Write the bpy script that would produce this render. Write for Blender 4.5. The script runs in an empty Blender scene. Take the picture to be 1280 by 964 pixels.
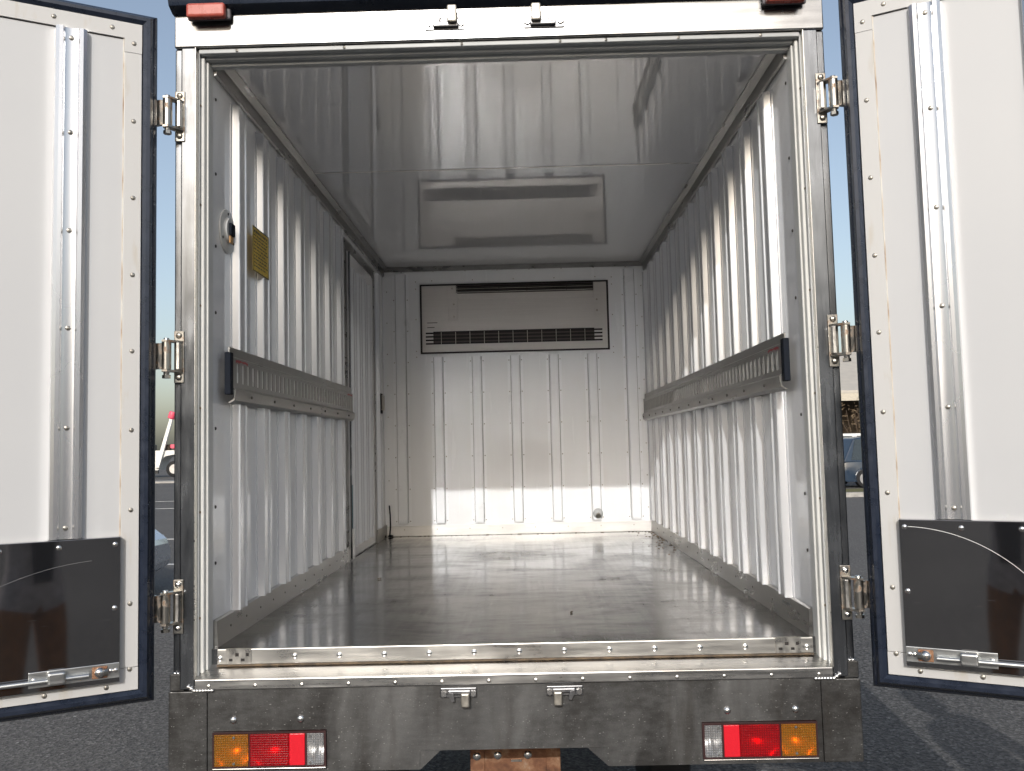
import bpy, bmesh, math, random
from mathutils import Vector, Matrix
random.seed(7)
R = math.radians
C = bpy.context.scene.collection
sc = bpy.context.scene
FZ = 1.07          # floor of the box above the ground

# ---------------------------------------------------------------- camera
CX, CZ, CD, YAW, PITCH, ROLL, FPX = 0.0529, 0.5801, 2.575, -0.0132, 0.0708, -0.0236, 1092.46
fw = Vector((math.sin(YAW)*math.cos(PITCH), math.cos(YAW)*math.cos(PITCH), math.sin(PITCH)))
rt = Vector((math.cos(YAW), -math.sin(YAW), 0)); up = rt.cross(fw)
r2 = rt*math.cos(ROLL)+up*math.sin(ROLL); u2 = up*math.cos(ROLL)-rt*math.sin(ROLL)
cam = bpy.data.objects.new('camera', bpy.data.cameras.new('camera')); C.objects.link(cam)
mw = Matrix((r2, u2, -fw)).transposed().to_4x4(); mw.translation = Vector((CX, -CD, FZ+CZ))
cam.matrix_world = mw
cam.data.sensor_width = 36; cam.data.lens = 36*FPX/1280
cam.data.clip_start = 0.01; cam.data.clip_end = 3000
sc.camera = cam

# ---------------------------------------------------------------- light
EL, AZ = R(24.2), R(5.4)
w = bpy.data.worlds.new('World'); sc.world = w; w.use_nodes = True
nt = w.node_tree; nt.nodes.clear()
sky = nt.nodes.new('ShaderNodeTexSky'); sky.sky_type = 'NISHITA'; sky.sun_disc = False
sky.sun_elevation = EL; sky.sun_rotation = math.pi+AZ
sky.air_density = 1.1; sky.dust_density = 3.0; sky.ozone_density = 1.0
bg = nt.nodes.new('ShaderNodeBackground'); bg.inputs[1].default_value = 0.14
wo = nt.nodes.new('ShaderNodeOutputWorld')
hs = nt.nodes.new('ShaderNodeHueSaturation'); hs.inputs['Saturation'].default_value = .8      # hazy air
nt.links.new(sky.outputs[0], hs.inputs['Color']); nt.links.new(hs.outputs[0], bg.inputs[0]); nt.links.new(bg.outputs[0], wo.inputs[0])
sun = bpy.data.objects.new('sun', bpy.data.lights.new('sun', 'SUN')); C.objects.link(sun)
sun.data.energy = 2.0; sun.data.angle = R(0.53); sun.data.color = (1, .993, .982)
sd = Vector((math.sin(AZ)*math.cos(EL), math.cos(AZ)*math.cos(EL), -math.sin(EL)))
sun.rotation_euler = sd.to_track_quat('-Z', 'Y').to_euler()
sc.view_settings.view_transform = 'Standard'; sc.view_settings.look = 'None'
sc.view_settings.exposure = 0.2; sc.view_settings.gamma = 1
sc.render.engine = 'CYCLES'
sc.cycles.use_denoising = True
sc.cycles.max_bounces = 14; sc.cycles.diffuse_bounces = 8; sc.cycles.glossy_bounces = 8
sc.cycles.transparent_max_bounces = 12
sc.cycles.sample_clamp_indirect = 0; sc.cycles.blur_glossy = 0.1

# ---------------------------------------------------------------- materials
def rgb(*c): return tuple(c)+(1,)
class Mat:
    def __init__(s, name):
        s.m = bpy.data.materials.new(name); s.m.use_nodes = True
        s.t = s.m.node_tree; s.b = s.t.nodes['Principled BSDF']
        s.tc = s.n('ShaderNodeTexCoord')
    def n(s, t): return s.t.nodes.new(t)
    def l(s, a, b): s.t.links.new(a, b)
    def noise(s, scale, detail=4, stretch=None, rough=.55, dist=0.):
        v = s.tc.outputs['Object']
        if stretch:
            mp = s.n('ShaderNodeMapping'); mp.inputs['Scale'].default_value = stretch; s.l(v, mp.inputs[0]); v = mp.outputs[0]
        no = s.n('ShaderNodeTexNoise'); no.inputs['Scale'].default_value = scale; no.inputs['Detail'].default_value = detail
        no.inputs['Roughness'].default_value = rough; no.inputs['Distortion'].default_value = dist
        s.l(v, no.inputs['Vector']); return no.outputs[0]
    def ramp(s, f, stops):
        r = s.n('ShaderNodeValToRGB'); e = r.color_ramp.elements
        while len(e) < len(stops): e.new(.5)
        for q, (p, c) in zip(e, stops): q.position = p; q.color = c if len(c) == 4 else rgb(*c)
        s.l(f, r.inputs[0]); return r.outputs[0]
    def mix(s, f, a, b, mode='MIX'):
        m = s.n('ShaderNodeMix'); m.data_type = 'RGBA'; m.blend_type = mode
        for sock, val in ((0, f), (6, a), (7, b)):
            if hasattr(val, 'links'): s.l(val, m.inputs[sock])
            else: m.inputs[sock].default_value = val
        return m.outputs[2]
    def math(s, op, a, b=0.):
        m = s.n('ShaderNodeMath'); m.operation = op
        for i, v in enumerate((a, b)):
            if hasattr(v, 'links'): s.l(v, m.inputs[i])
            else: m.inputs[i].default_value = v
        return m.outputs[0]
    def rng(s, f, a, b, lo=0., hi=1.):
        m = s.n('ShaderNodeMapRange')
        for i, v in enumerate((lo, hi, a, b)): m.inputs[i+1].default_value = v
        s.l(f, m.inputs[0]); return m.outputs[0]
    def bump(s, f, dist, strength=.4):
        b = s.n('ShaderNodeBump'); b.inputs['Strength'].default_value = strength; b.inputs['Distance'].default_value = dist
        s.l(f, b.inputs['Height']); s.l(b.outputs[0], s.b.inputs['Normal'])
    def set(s, **k):
        nm = dict(col='Base Color', metal='Metallic', rough='Roughness', spec='Specular IOR Level', ior='IOR', coat='Coat Weight', coatr='Coat Roughness', trans='Transmission Weight', alpha='Alpha', aniso='Anisotropic')
        for a, v in k.items():
            i = s.b.inputs[nm[a]]
            if hasattr(v, 'links'): s.l(v, i)
            else: i.default_value = rgb(*v) if isinstance(v, tuple) and len(v) == 3 else v
        return s

M = {}
def simple(name, col, rough=.5, metal=0., spec=.5, var=.12, scale=9., rv=.08):
    m = Mat(name); n = m.noise(scale, 5)
    c = m.ramp(n, [(.3, tuple(x*(1-var) for x in col)), (.7, tuple(min(1, x*(1+var)) for x in col))])
    m.set(col=c, rough=m.rng(n, max(.02, rough-rv), rough+rv, .3, .7), metal=metal, spec=spec)
    M[name] = m.m; return m
# painted sheet of the box lining, glossy; long faint smears
def lining(name, col, rough, spec, stretch=(1, 1, .08)):
    m = Mat(name); n = m.noise(14, 5, stretch); d = m.noise(3, 6)
    c = m.mix(m.rng(n, 0, .22, .4, .75), rgb(*col), rgb(*[x*.86 for x in col]))
    c = m.mix(m.rng(d, 0, .35, .55, .8), c, rgb(col[0]*.9, col[1]*.87, col[2]*.8))
    m.set(col=c, rough=m.rng(n, rough*.8, rough*1.5, .3, .7), spec=spec, ior=2.7 if 'ceiling' in name else 1.62 if spec > .8 else 1.5)
    m.bump(m.noise(2.2, 2), .003, .03 if 'ceiling' in name else .05); M[name] = m.m
lining('lining_white', (.87, .87, .875), .06, 1.)
lining('lining_back', (.80, .807, .815), .2, .5)
lining('lining_ceiling', (.76, .765, .77), .018, 1.0, (1, .06, 1))
m = Mat('door_white'); n = m.noise(2.5, 4); d = m.noise(60, 3, (1, 1, .4))
c = m.mix(m.rng(n, 0, .5, .4, .7), rgb(.535, .537, .54), rgb(.50, .505, .515))
m.set(col=c, rough=.3, spec=.4); m.bump(m.noise(1.7, 2), .004, .15); M['door_white'] = m.m
m = Mat('door_strip')                                   # white edge strip, yellowed sealant at its seam
n = m.noise(30, 4, (1, 1, .25)); c = m.mix(m.rng(n, 0, .6, .58, .75), rgb(.555, .548, .535), rgb(.48, .43, .35))
m.set(col=c, rough=.34, spec=.4); M['door_strip'] = m.m
m = Mat('sealant'); n = m.noise(45, 4, (1, 1, .3))
m.set(col=m.ramp(n, [(.35, (.66, .64, .59)), (.55, (.55, .47, .38)), (.72, (.30, .19, .12))]), rough=.7); M['sealant'] = m.m
def metal(name, col, rough, stretch=None, var=.15, scale=20., rv=.1, mt=1., bump=0.):
    m = Mat(name); n = m.noise(scale, 5, stretch); d = m.noise(5, 6)
    f = m.math('ADD', m.math('MULTIPLY', n, .5), m.math('MULTIPLY', d, .5))
    c = m.ramp(f, [(.32, tuple(x*(1-var) for x in col)), (.66, tuple(min(1, x*(1+var)) for x in col))])
    m.set(col=c, metal=mt, rough=m.rng(f, max(.03, rough-rv), rough+rv, .35, .65))
    if bump: m.bump(n, bump, .3)
    M[name] = m.m; return m
m = Mat('rib_aluminium'); m.set(col=(.84, .845, .86), metal=.5, rough=.26); M['rib_aluminium'] = m.m
m = Mat('door_rib_aluminium'); m.set(col=(.74, .745, .76), metal=.9, rough=m.rng(m.noise(3, 3, (1, 1, .3)), .22, .32)); M['door_rib_aluminium'] = m.m
metal('steel_frame', (.21, .22, .235), .25, (5, 5, .6), .3, 9, .06)
metal('header_steel', (.36, .36, .36), .26, (.3, 4, 4), .2, 7, .08)
metal('sill_steel', (.55, .54, .52), .3, (.35, 6, 6), .25, 14, .12)
metal('strip_steel', (.70, .68, .64), .34, (.4, 6, 6), .12, 14, .1)
metal('skirting_steel', (.27, .265, .255), .34, (1.2, .5, 3), .25, 10, .12)
metal('rail_steel', (.28, .275, .262), .36, (3, .4, 3), .18, 18, .1)
metal('unit_steel', (.56, .53, .50), .36, (.25, 4, 9), .06, 12, .08, .2)
metal('zinc', (.62, .60, .56), .33, None, .25, 40, .12)
metal('zinc_dull', (.40, .375, .33), .42, None, .35, 35, .12)
metal('bright_bolt', (.78, .77, .75), .22, None, .1, 30, .06)
# hinges: galvanised with rust freckles
m = Mat('hinge_metal'); n = m.noise(38, 6); r_ = m.rng(n, 0, 1, .52, .66)
c = m.mix(r_, rgb(.43, .41, .37), rgb(.24, .135, .07))
m.set(col=c, metal=m.rng(r_, 1, .25), rough=m.rng(r_, .3, .7)); M['hinge_metal'] = m.m
# galvanised rear panel: mottled spangle, grime
m = Mat('galvanised'); a = m.noise(3.2, 7, (1, 1, .9), .62); b = m.noise(60, 4, (.35, 1, 1)); s_ = m.noise(230, 2)
f = m.math('ADD', m.math('MULTIPLY', a, .68), m.math('ADD', m.math('MULTIPLY', b, .22), m.math('MULTIPLY', s_, .1)))
c = m.ramp(f, [(.40, (.04, .038, .036)), (.48, (.07, .068, .066)), (.55, (.12, .119, .117)), (.66, (.22, .218, .214))])
lo = m.noise(1.7, 5, (1.3, 1, .7), .6, .8); run = m.noise(11, 5, (1, 1, .12), .6)
c = m.mix(m.rng(lo, 0, .5, .5, .7), c, rgb(.36, .36, .355)); c = m.mix(m.rng(run, 0, .5, .56, .72), c, rgb(.055, .047, .04))
c = m.mix(m.rng(m.noise(300, 2, (.4, 1, 1)), 0, .8, .68, .76), c, rgb(.66, .65, .62))
m.set(col=c, metal=.85, rough=m.rng(f, .62, .36, .38, .62)); m.bump(b, .0015, .25); M['galvanised'] = m.m
# stainless floor: long wear streaks, scuffs
m = Mat('floor_steel'); a = m.noise(2.1, 8, (.7, 1.2, 1), .62, .6); b = m.noise(26, 5, (1.6, .05, 1)); k = m.noise(9, 7, (.5, 1.3, 1), .7, 1.2)
f = m.math('ADD', m.math('MULTIPLY', a, .6), m.math('ADD', m.math('MULTIPLY', b, .12), m.math('MULTIPLY', k, .28)))
c = m.ramp(f, [(.36, (.108, .110, .113)), (.46, (.212, .215, .220)), (.56, (.315, .32, .327))])
c = m.mix(m.rng(m.noise(60, 4, (1.6, .10, 1)), 0, .6, .62, .70), c, rgb(.46, .46, .455))
c = m.mix(m.rng(m.noise(55, 3, (.10, 1.8, 1)), 0, .8, .63, .71), c, rgb(.055, .052, .05))
m.set(col=c, metal=1., rough=m.rng(f, .30, .09, .38, .6)); m.bump(m.noise(1.6, 3, (.6, 1, 1)), .012, .12); M['floor_steel'] = m.m
# polished kick plate with a long curved scratch and fine scratches
def kick(name, cx, cz, rad, c0, c1, amt=1.):
    m = Mat(name)
    se = m.n('ShaderNodeSeparateXYZ'); m.l(m.tc.outputs['Object'], se.inputs[0])
    dx = m.math('SUBTRACT', se.outputs[0], cx); dz = m.math('SUBTRACT', se.outputs[2], cz)
    d = m.math('SQRT', m.math('ADD', m.math('MULTIPLY', dx, dx), m.math('MULTIPLY', dz, dz)))
    ring = m.math('LESS_THAN', m.math('ABSOLUTE', m.math('SUBTRACT', d, rad)), .0006)
    ring = m.math('MULTIPLY', ring, m.math('MULTIPLY', m.math('GREATER_THAN', se.outputs[0], c0), m.math('LESS_THAN', se.outputs[0], c1)))
    ring = m.math('MULTIPLY', m.math('MULTIPLY', ring, amt), m.math('GREATER_THAN', dz, 0.))
    n = m.noise(90, 5, (.12, 1, 1.2)); fine = m.rng(n, 0, .5, .66, .74); dust = m.noise(500, 2)
    fac = m.math('MAXIMUM', ring, m.math('MULTIPLY', fine, .5))
    c = m.mix(fac, m.ramp(m.noise(3, 4), [(.3, (.19, .188, .195)), (.7, (.25, .248, .252))]), rgb(.85, .85, .84))
    c = m.mix(m.rng(dust, 0, .35, .66, .76), c, rgb(.7, .68, .65))
    m.set(col=c, metal=m.rng(ring, .96, .0), rough=m.math('ADD', m.math('MULTIPLY', fac, .35), m.rng(m.noise(4, 4), .025, .06)))
    m.bump(m.noise(2.4, 2), .004, .10); M[name] = m.m
kick('kick_plate_steel', .06, -.06, .40, .07, .44)
kick('kick_plate_steel_worn', .08, -.36, .66, .12, .45, .3)
m = simple('rubber_navy', (.012, .018, .034), .3, 0, .7, .2, 30)
simple('visor_navy', (.014, .022, .040), .32, 0, .6, .15, 10)
simple('black_plastic', (.010, .013, .020), .75, 0, .15, .2, 40)
simple('liner_pale', (.60, .60, .575), .4, 0, .4, .08, 6)
simple('liner_grey', (.42, .43, .43), .42, 0, .4, .1, 6)
simple('dark_cavity', (.018, .015, .014), .8)
simple('fin_dark', (.07, .055, .05), .5, .4)
simple('chassis_black', (.02, .02, .021), .55, 0, .4, .25, 30)
simple('tyre', (.018, .018, .019), .75, 0, .3, .3, 30)
m = Mat('rusty_steel'); n = m.noise(22, 7, None, .65)
m.set(col=m.ramp(n, [(.3, (.10, .045, .028)), (.5, (.23, .105, .055)), (.62, (.33, .19, .11)), (.75, (.40, .36, .32))]), rough=.75, metal=.25); m.bump(n, .004, .5); M['rusty_steel'] = m.m
m = Mat('dirt'); n = m.noise(40, 6); m.set(col=m.ramp(n, [(.35, (.07, .055, .04)), (.7, (.2, .14, .085))]), rough=.9); M['dirt'] = m.m
# lamp lenses: coloured see-through plastic with a fluted grid, over a bright reflector
def lens(name, col, dens, grid=150):
    m = Mat(name); se = m.n('ShaderNodeSeparateXYZ'); m.l(m.tc.outputs['Object'], se.inputs[0])
    gx = m.math('SINE', m.math('MULTIPLY', se.outputs[0], 2*math.pi*grid)); gz = m.math('SINE', m.math('MULTIPLY', se.outputs[2], 2*math.pi*grid))
    h = m.math('MAXIMUM', gx, gz)
    m.set(col=tuple(x*.6 for x in col), rough=.16, spec=.5); m.bump(h, .0016, .7); h2 = h
    tr = m.n('ShaderNodeBsdfTransparent')
    cc = m.mix(m.rng(h, 0, .75, .1, 1.), rgb(*col), rgb(*[x*.45 for x in col])); m.l(cc, tr.inputs[0])
    mx = m.n('ShaderNodeMixShader'); mx.inputs[0].default_value = dens
    m.l(tr.outputs[0], mx.inputs[1]); m.l(m.b.outputs[0], mx.inputs[2]); m.l(mx.outputs[0], m.t.nodes['Material Output'].inputs[0]); M[name] = m.m
lens('lens_amber', (1., .58, .10), .22); lens('lens_red', (1., .05, .07), .25); lens('lens_clear', (.97, .97, .97), .2)
m = Mat('reflex_red'); v = m.n('ShaderNodeTexVoronoi'); v.inputs['Scale'].default_value = 320; m.l(m.tc.outputs['Object'], v.inputs['Vector'])
m.set(col=(.66, .012, .025), rough=.3); m.bump(v.outputs[0], .001, .35); M['reflex_red'] = m.m
metal('lamp_reflector', (.86, .86, .86), .30, None, .03, 20, .04)
simple('lamp_housing', (.035, .012, .012), .4)
simple('marker_red', (.42, .085, .06), .28, 0, .6, .1, 20)
simple('marker_base', (.12, .11, .12), .5)
m = Mat('label_yellow'); br = m.n('ShaderNodeTexBrick'); mp = m.n('ShaderNodeMapping'); mp.inputs['Rotation'].default_value = (0, R(90), R(90))
m.l(m.tc.outputs['Object'], mp.inputs[0]); n = m.noise(160, 3, (1, .5, 2.5))
m.set(col=m.mix(m.rng(n, 0, .8, .5, .56), rgb(.74, .53, .08), rgb(.42, .30, .06)), rough=.4); M['label_yellow'] = m.m
simple('label_black', (.02, .02, .02), .4); simple('print_red', (.38, .05, .06), .5); simple('print_dark', (.05, .045, .04), .6)
simple('release_white', (.55, .55, .53), .35); simple('release_ochre', (.45, .25, .10), .5)
simple('teal_scrape', (.03, .10, .12), .5); simple('bare_patch', (.72, .72, .71), .4)
# asphalt
m = Mat('asphalt'); v = m.n('ShaderNodeTexVoronoi'); v.inputs['Scale'].default_value = 62; m.l(m.tc.outputs['Object'], v.inputs['Vector'])
n = m.noise(34, 6, None, .75); big = m.noise(.35, 6)
c = m.ramp(v.outputs['Color'], [(.1, (.075, .070, .065)), (.6, (.135, .127, .118)), (.9, (.22, .208, .195)), (.97, (.40, .385, .36))])
c = m.mix(m.rng(n, 0, .9, .5, .58), c, rgb(.035, .033, .032)); c = m.mix(m.rng(big, 0, .35, .4, .7), c, rgb(.155, .147, .138))
m.set(col=c, rough=.82, spec=.35); m.bump(m.math('ADD', v.outputs['Distance'], n), .006, .9); M['asphalt'] = m.m
simple('road_paint', (.62, .61, .58), .7, 0, .3, .25, 12); simple('concrete', (.36, .345, .32), .85, 0, .3, .2, 8)
simple('verge_grass', (.14, .13, .06), .95, 0, .2, .4, 30)
simple('car_white', (.74, .74, .72), .25, 0, .5, .02); metal('car_silver', (.60, .62, .66), .28, None, .03, 8, .03, .7)
simple('car_navy', (.018, .035, .062), .16, 0, .8, .05); simple('car_red', (.42, .04, .03), .3); simple('glass_dark', (.02, .03, .035), .05, 0, .9, .1)
simple('roof_beige', (.46, .43, .38), .6, 0, .4, .1, 2); simple('wall_dark', (.07, .055, .042), .85, 0, .3, .35, 3); simple('wall_cream', (.5, .46, .38), .8)
simple('graphic_blue', (.16, .32, .50), .5); simple('graphic_green', (.20, .42, .12), .5); simple('tip_pink', (.75, .10, .16), .45); simple('rim_grey', (.45, .45, .46), .35, .6)
simple('bark', (.10, .07, .05), .9); simple('twig', (.17, .125, .08), .9, 0, .2, .3); simple('foliage', (.055, .075, .035), .8, 0, .2, .4, 3)
simple('depot_wall', (.34, .335, .33), .8, 0, .3, .15, 1.5)
simple('skin', (.55, .36, .27), .5); simple('jacket_grey', (.46, .42, .42), .9, 0, .2, .2, 25); simple('trousers_brown', (.28, .115, .045), .9, 0, .2, .22, 18)
simple('shoe_dark', (.03, .027, .025), .6); simple('hair_black', (.012, .011, .010), .55); simple('jumper_navy', (.03, .035, .055), .9); simple('phone_black', (.01, .01, .012), .15, 0, .6)
simple('leaf_dry', (.05, .035, .02), .8)

# ---------------------------------------------------------------- geometry helpers
class MB:
    def __init__(s): s.bm = bmesh.new()
    def box(s, x0, x1, y0, y1, z0, z1, bev=0., seg=2):
        t = bmesh.new(); bmesh.ops.create_cube(t, size=1)
        for v in t.verts: v.co = Vector(((x0+x1)/2+v.co.x*(x1-x0), (y0+y1)/2+v.co.y*(y1-y0), (z0+z1)/2+v.co.z*(z1-z0)))
        if bev: bmesh.ops.bevel(t, geom=t.edges[:], offset=min(bev, .49*min(abs(x1-x0), abs(y1-y0), abs(z1-z0))), segments=seg, profile=.5, affect='EDGES')
        return s.add(t, None, False)
    def add(s, t, mat=None, smooth=True):
        for f in t.faces: f.smooth = smooth
        if mat is not None: bmesh.ops.transform(t, matrix=mat, verts=t.verts[:])
        me = bpy.data.meshes.new('t'); t.to_mesh(me); t.free(); s.bm.from_mesh(me); bpy.data.meshes.remove(me); return s
    def prism(s, pts, o, U, V, Wv, ln):
        """polygon pts in (U, V) at o, pushed ln along Wv"""
        o, U, V, Wv = Vector(o), Vector(U), Vector(V), Vector(Wv)
        a = [s.bm.verts.new(o+U*p+V*q) for p, q in pts]; b = [s.bm.verts.new(o+U*p+V*q+Wv*ln) for p, q in pts]
        n = len(pts); fs = [s.bm.faces.new(a), s.bm.faces.new(b[::-1])]
        for i in range(n): fs.append(s.bm.faces.new((a[i], b[i], b[(i+1) % n], a[(i+1) % n]))); fs[-1].smooth = True
        bmesh.ops.recalc_face_normals(s.bm, faces=fs); return s
    def cyl(s, p, q, r, n=14, r2=None, bev=0.):
        p, q = Vector(p), Vector(q); t = bmesh.new()
        bmesh.ops.create_cone(t, cap_ends=True, segments=n, radius1=r, radius2=r if r2 is None else r2, depth=(q-p).length)
        if bev: bmesh.ops.bevel(t, geom=[e for e in t.edges if abs(e.verts[0].co.z-e.verts[1].co.z) < 1e-6], offset=bev, segments=2, profile=.5, affect='EDGES')
        return s.add(t, Matrix.Translation((p+q)/2) @ (q-p).to_track_quat('Z', 'Y').to_matrix().to_4x4())
    def ball(s, c, r, sx=1, sy=1, sz=1, n=12):
        t = bmesh.new(); bmesh.ops.create_uvsphere(t, u_segments=n, v_segments=max(6, n*2//3), radius=r)
        return s.add(t, Matrix.Translation(Vector(c)) @ Matrix.Diagonal((sx, sy, sz, 1)))
    def tube(s, pts, r, n=8):
        for a, b in zip(pts, pts[1:]): s.cyl(a, b, r, n)
        for p in pts[1:-1]: s.ball(p, r, n=n)
        return s
    def grid(s, us, vs, holes, o, U, V, Wv, th):
        """one connected plate of cells, holes left open, thickness th along Wv"""
        o, U, V, Wv = Vector(o), Vector(U), Vector(V), Vector(Wv); vt = {}
        def gv(i, j, k):
            if (i, j, k) not in vt: vt[i, j, k] = s.bm.verts.new(o+U*us[i]+V*vs[j]+Wv*(th*k))
            return vt[i, j, k]
        nu, nv = len(us)-1, len(vs)-1; solid = lambda i, j: 0 <= i < nu and 0 <= j < nv and (i, j) not in holes; fs = []
        for i in range(nu):
            for j in range(nv):
                if not solid(i, j): continue
                for k in (0, 1): fs.append(s.bm.faces.new([gv(i, j, k), gv(i+1, j, k), gv(i+1, j+1, k), gv(i, j+1, k)]))
                for di, dj, a, b in ((-1, 0, (i, j), (i, j+1)), (1, 0, (i+1, j), (i+1, j+1)), (0, -1, (i, j), (i+1, j)), (0, 1, (i, j+1), (i+1, j+1))):
                    if not solid(i+di, j+dj): fs.append(s.bm.faces.new([gv(*a, 0), gv(*b, 0), gv(*b, 1), gv(*a, 1)]))
        bmesh.ops.recalc_face_normals(s.bm, faces=fs); return s
    def mesh(s, name, mat, smooth=True):
        me = bpy.data.meshes.new(name)
        for e in s.bm.edges:
            if len(e.link_faces) != 2 or not (e.link_faces[0].smooth and e.link_faces[1].smooth) or e.calc_face_angle(0) > R(32): e.smooth = False
        s.bm.to_mesh(me); s.bm.free()
        for k in (mat if isinstance(mat, (list, tuple)) else [mat]): me.materials.append(M[k])
        if smooth:
            me.update(); me.normals_split_custom_set([tuple(n.vector) for n in me.corner_normals])
        return me
    def build(s, name, mat, parent=None, loc=(0, 0, 0), rz=0, smooth=True):
        return link(name, s.mesh(name, mat, smooth), parent, loc, rz)
def link(name, me, parent=None, loc=(0, 0, 0), rz=0):
    o = bpy.data.objects.new(name, me); C.objects.link(o); o.location = loc; o.rotation_euler = (0, 0, rz)
    if parent: o.parent = parent
    return o
def tag(o, label=None, cat=None, group=None, kind=None):
    for k, v in (('label', label), ('category', cat), ('group', group), ('kind', kind)):
        if v: o[k] = v
    return o
def thing(name, label, cat, loc=(0, 0, 0), rz=0, group=None):
    o = link(name, None, None, loc, rz); return tag(o, label, cat, group)
def copy_tree(o, parent=None):
    c = o.copy(); C.objects.link(c)
    if parent: c.parent = parent
    for ch in list(o.children): copy_tree(ch, c)
    return c
X, Y, Z = Vector((1, 0, 0)), Vector((0, 1, 0)), Vector((0, 0, 1))

# ---------------------------------------------------------------- ground
g = MB(); g.box(-900, 900, -900, 1500, -.5, 0); tag(g.build('ground', 'asphalt', smooth=False), kind='structure')
for y, x0, x1 in ((10.8, -16, -4), (14.8, -18, -4), (24.8, -27, -5), (29.1, -29, -6)):
    k = MB(); k.box(x0, x1, y-.06, y+.06, -.02, .004); tag(k.build('road_marking', 'road_paint', smooth=False), kind='structure')
k = MB(); k.box(-60, 3, 50, 52, -.1, .1); k.box(6.1, 45, 22.8, 23.05, -.1, .13); tag(k.build('kerb', 'concrete', smooth=False), kind='structure')
k = MB(); k.box(6.1, 45, 23.06, 25.2, -.1, .11); tag(k.build('grass_verge', 'verge_grass', smooth=False), kind='structure')

# ---------------------------------------------------------------- the box truck
W, L, H = .90, 3.357, 1.835
truck = thing('box_truck', 'refrigerated box truck with both rear doors wide open on an empty white interior', 'truck')
def part(mb, name, mat, parent=None, smooth=True):
    return mb.build(name, mat, parent or truck, (0, 0, 0 if parent else FZ), smooth=smooth)
# floor of two plates
part(MB().box(-.9, .9, .075, .846, -.05, 0, .0012, 1), 'floor_plate', 'floor_steel')
part(MB().box(-.9, .9, .8475, L, -.05, -.0006, .0012, 1), 'floor_plate', 'floor_steel')
part(MB().box(-.97, .97, .06, L+.06, -.16, -.052), 'underfloor', 'chassis_black')
# ceiling panels and joint
part(MB().box(-.9, .9, .07, 1.277, H, H+.06), 'ceiling_panel', 'lining_ceiling')
part(MB().box(-.9, .9, 1.283, L, H, H+.06), 'ceiling_panel', 'lining_ceiling')
part(MB().box(-.88, .88, 1.274, 1.286, H-.0015, H+.02, .0007), 'ceiling_joint', 'strip_steel')
part(MB().box(-.985, .985, .06, L+.08, H+.062, H+.12, .01), 'roof', 'car_white')
# back wall
back = part(MB().box(-.9, .9, L, L+.07, -.04, H), 'back_wall', 'lining_back')
def rear_rib(xc, z0, z1, wd, parent):
    b = MB(); h = wd/2
    for s in (-1, 1): part(MB().box(xc+s*(h+.0012)-.0016, xc+s*(h+.0012)+.0016, L-.0042, L-.0026, z0+.001, z1-.001), 'seal_or_shade_line', 'rib_shade_grey', parent)  # thin grey strips along the rib foot, painting in the rib's shaded edge
    b.prism([(-h-.022, 0), (h+.022, 0), (h+.022, -.0025), (h, -.0025), (h-.003, -.030), (h-.006, -.033), (-h+.006, -.033), (-h+.003, -.030), (-h, -.0025), (-h-.022, -.0025)], (xc, L, z0), X, Y, Z, z1-z0)
    return part(b, 'rib', 'rib_painted', parent)
simple('rib_shade_grey', (.24, .235, .23), .7); simple('rib_painted', (.79, .80, .815), .3, 0, .5, .03, 6, .04)
rv = MB(); zs = [.10+.215*i for i in range(9)]
def rivet(b, p, nrm, r=.0045):
    b.ball(p, r, *( (.5 if abs(nrm[i]) else 1) for i in range(3)), n=6)
for i in range(5):
    xc = -.5235+.262*i+.0; rear_rib(xc, .086, 1.207, .062, back)
    for z in zs[:6]:
        for s in (-1, 1): rivet(rv, (xc+s*.043, L-.003, z), Y)
for xc in (-.777, .790):
    rear_rib(xc, .088, 1.783, .068, back)
    for z in zs[:8]:
        for s in (-1, 1): rivet(rv, (xc+s*.047, L-.003, z), Y)
for s in (-1, 1):
    for z in zs[:8]: rivet(rv, (s*.872, L-.001, z+.06), Y)
for i in range(8): rivet(rv, (-.77+.22*i, L-.001, 1.80), Y); rivet(rv, (-.77+.22*i, L-.0135, .045), Y)
for i in range(5): rivet(rv, (-.56+.28*i, L-.001, 1.735), Y)
for s in (-1, 1):
    for z in (1.21, 1.25, 1.47, 1.68, 1.73): rivet(rv, (s*.672, L-.001, z), Y)
tag(part(rv, 'rivet', 'zinc_dull', back), kind='stuff')
metal('skirt_back', (.66, .645, .62), .4, (.5, 3, 3), .12, 12, .08, .5)
part(MB().box(-.897, .897, L-.012, L-.001, .0005, .068, .002), 'skirting', 'skirt_back', back)
part(MB().ball((.53, L-.03, .128), .034, 1, .55, 1, 16), 'drain_cover', 'liner_grey', back)
part(MB().cyl((.53, L-.047, .120), (.53, L-.062, .112), .016, 12), 'drain_plug', 'zinc_dull', back)
c_ = MB(); c_.tube([(-.868, L-.03, .01), (-.862, L-.03, .07), (-.864, L-.026, .15), (-.870, L-.02, .21)], .0045); c_.ball((-.862, L-.03, .008), .013, 1.5, 1, .5, 10)
part(c_, 'cable', 'black_plastic', back)
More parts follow.
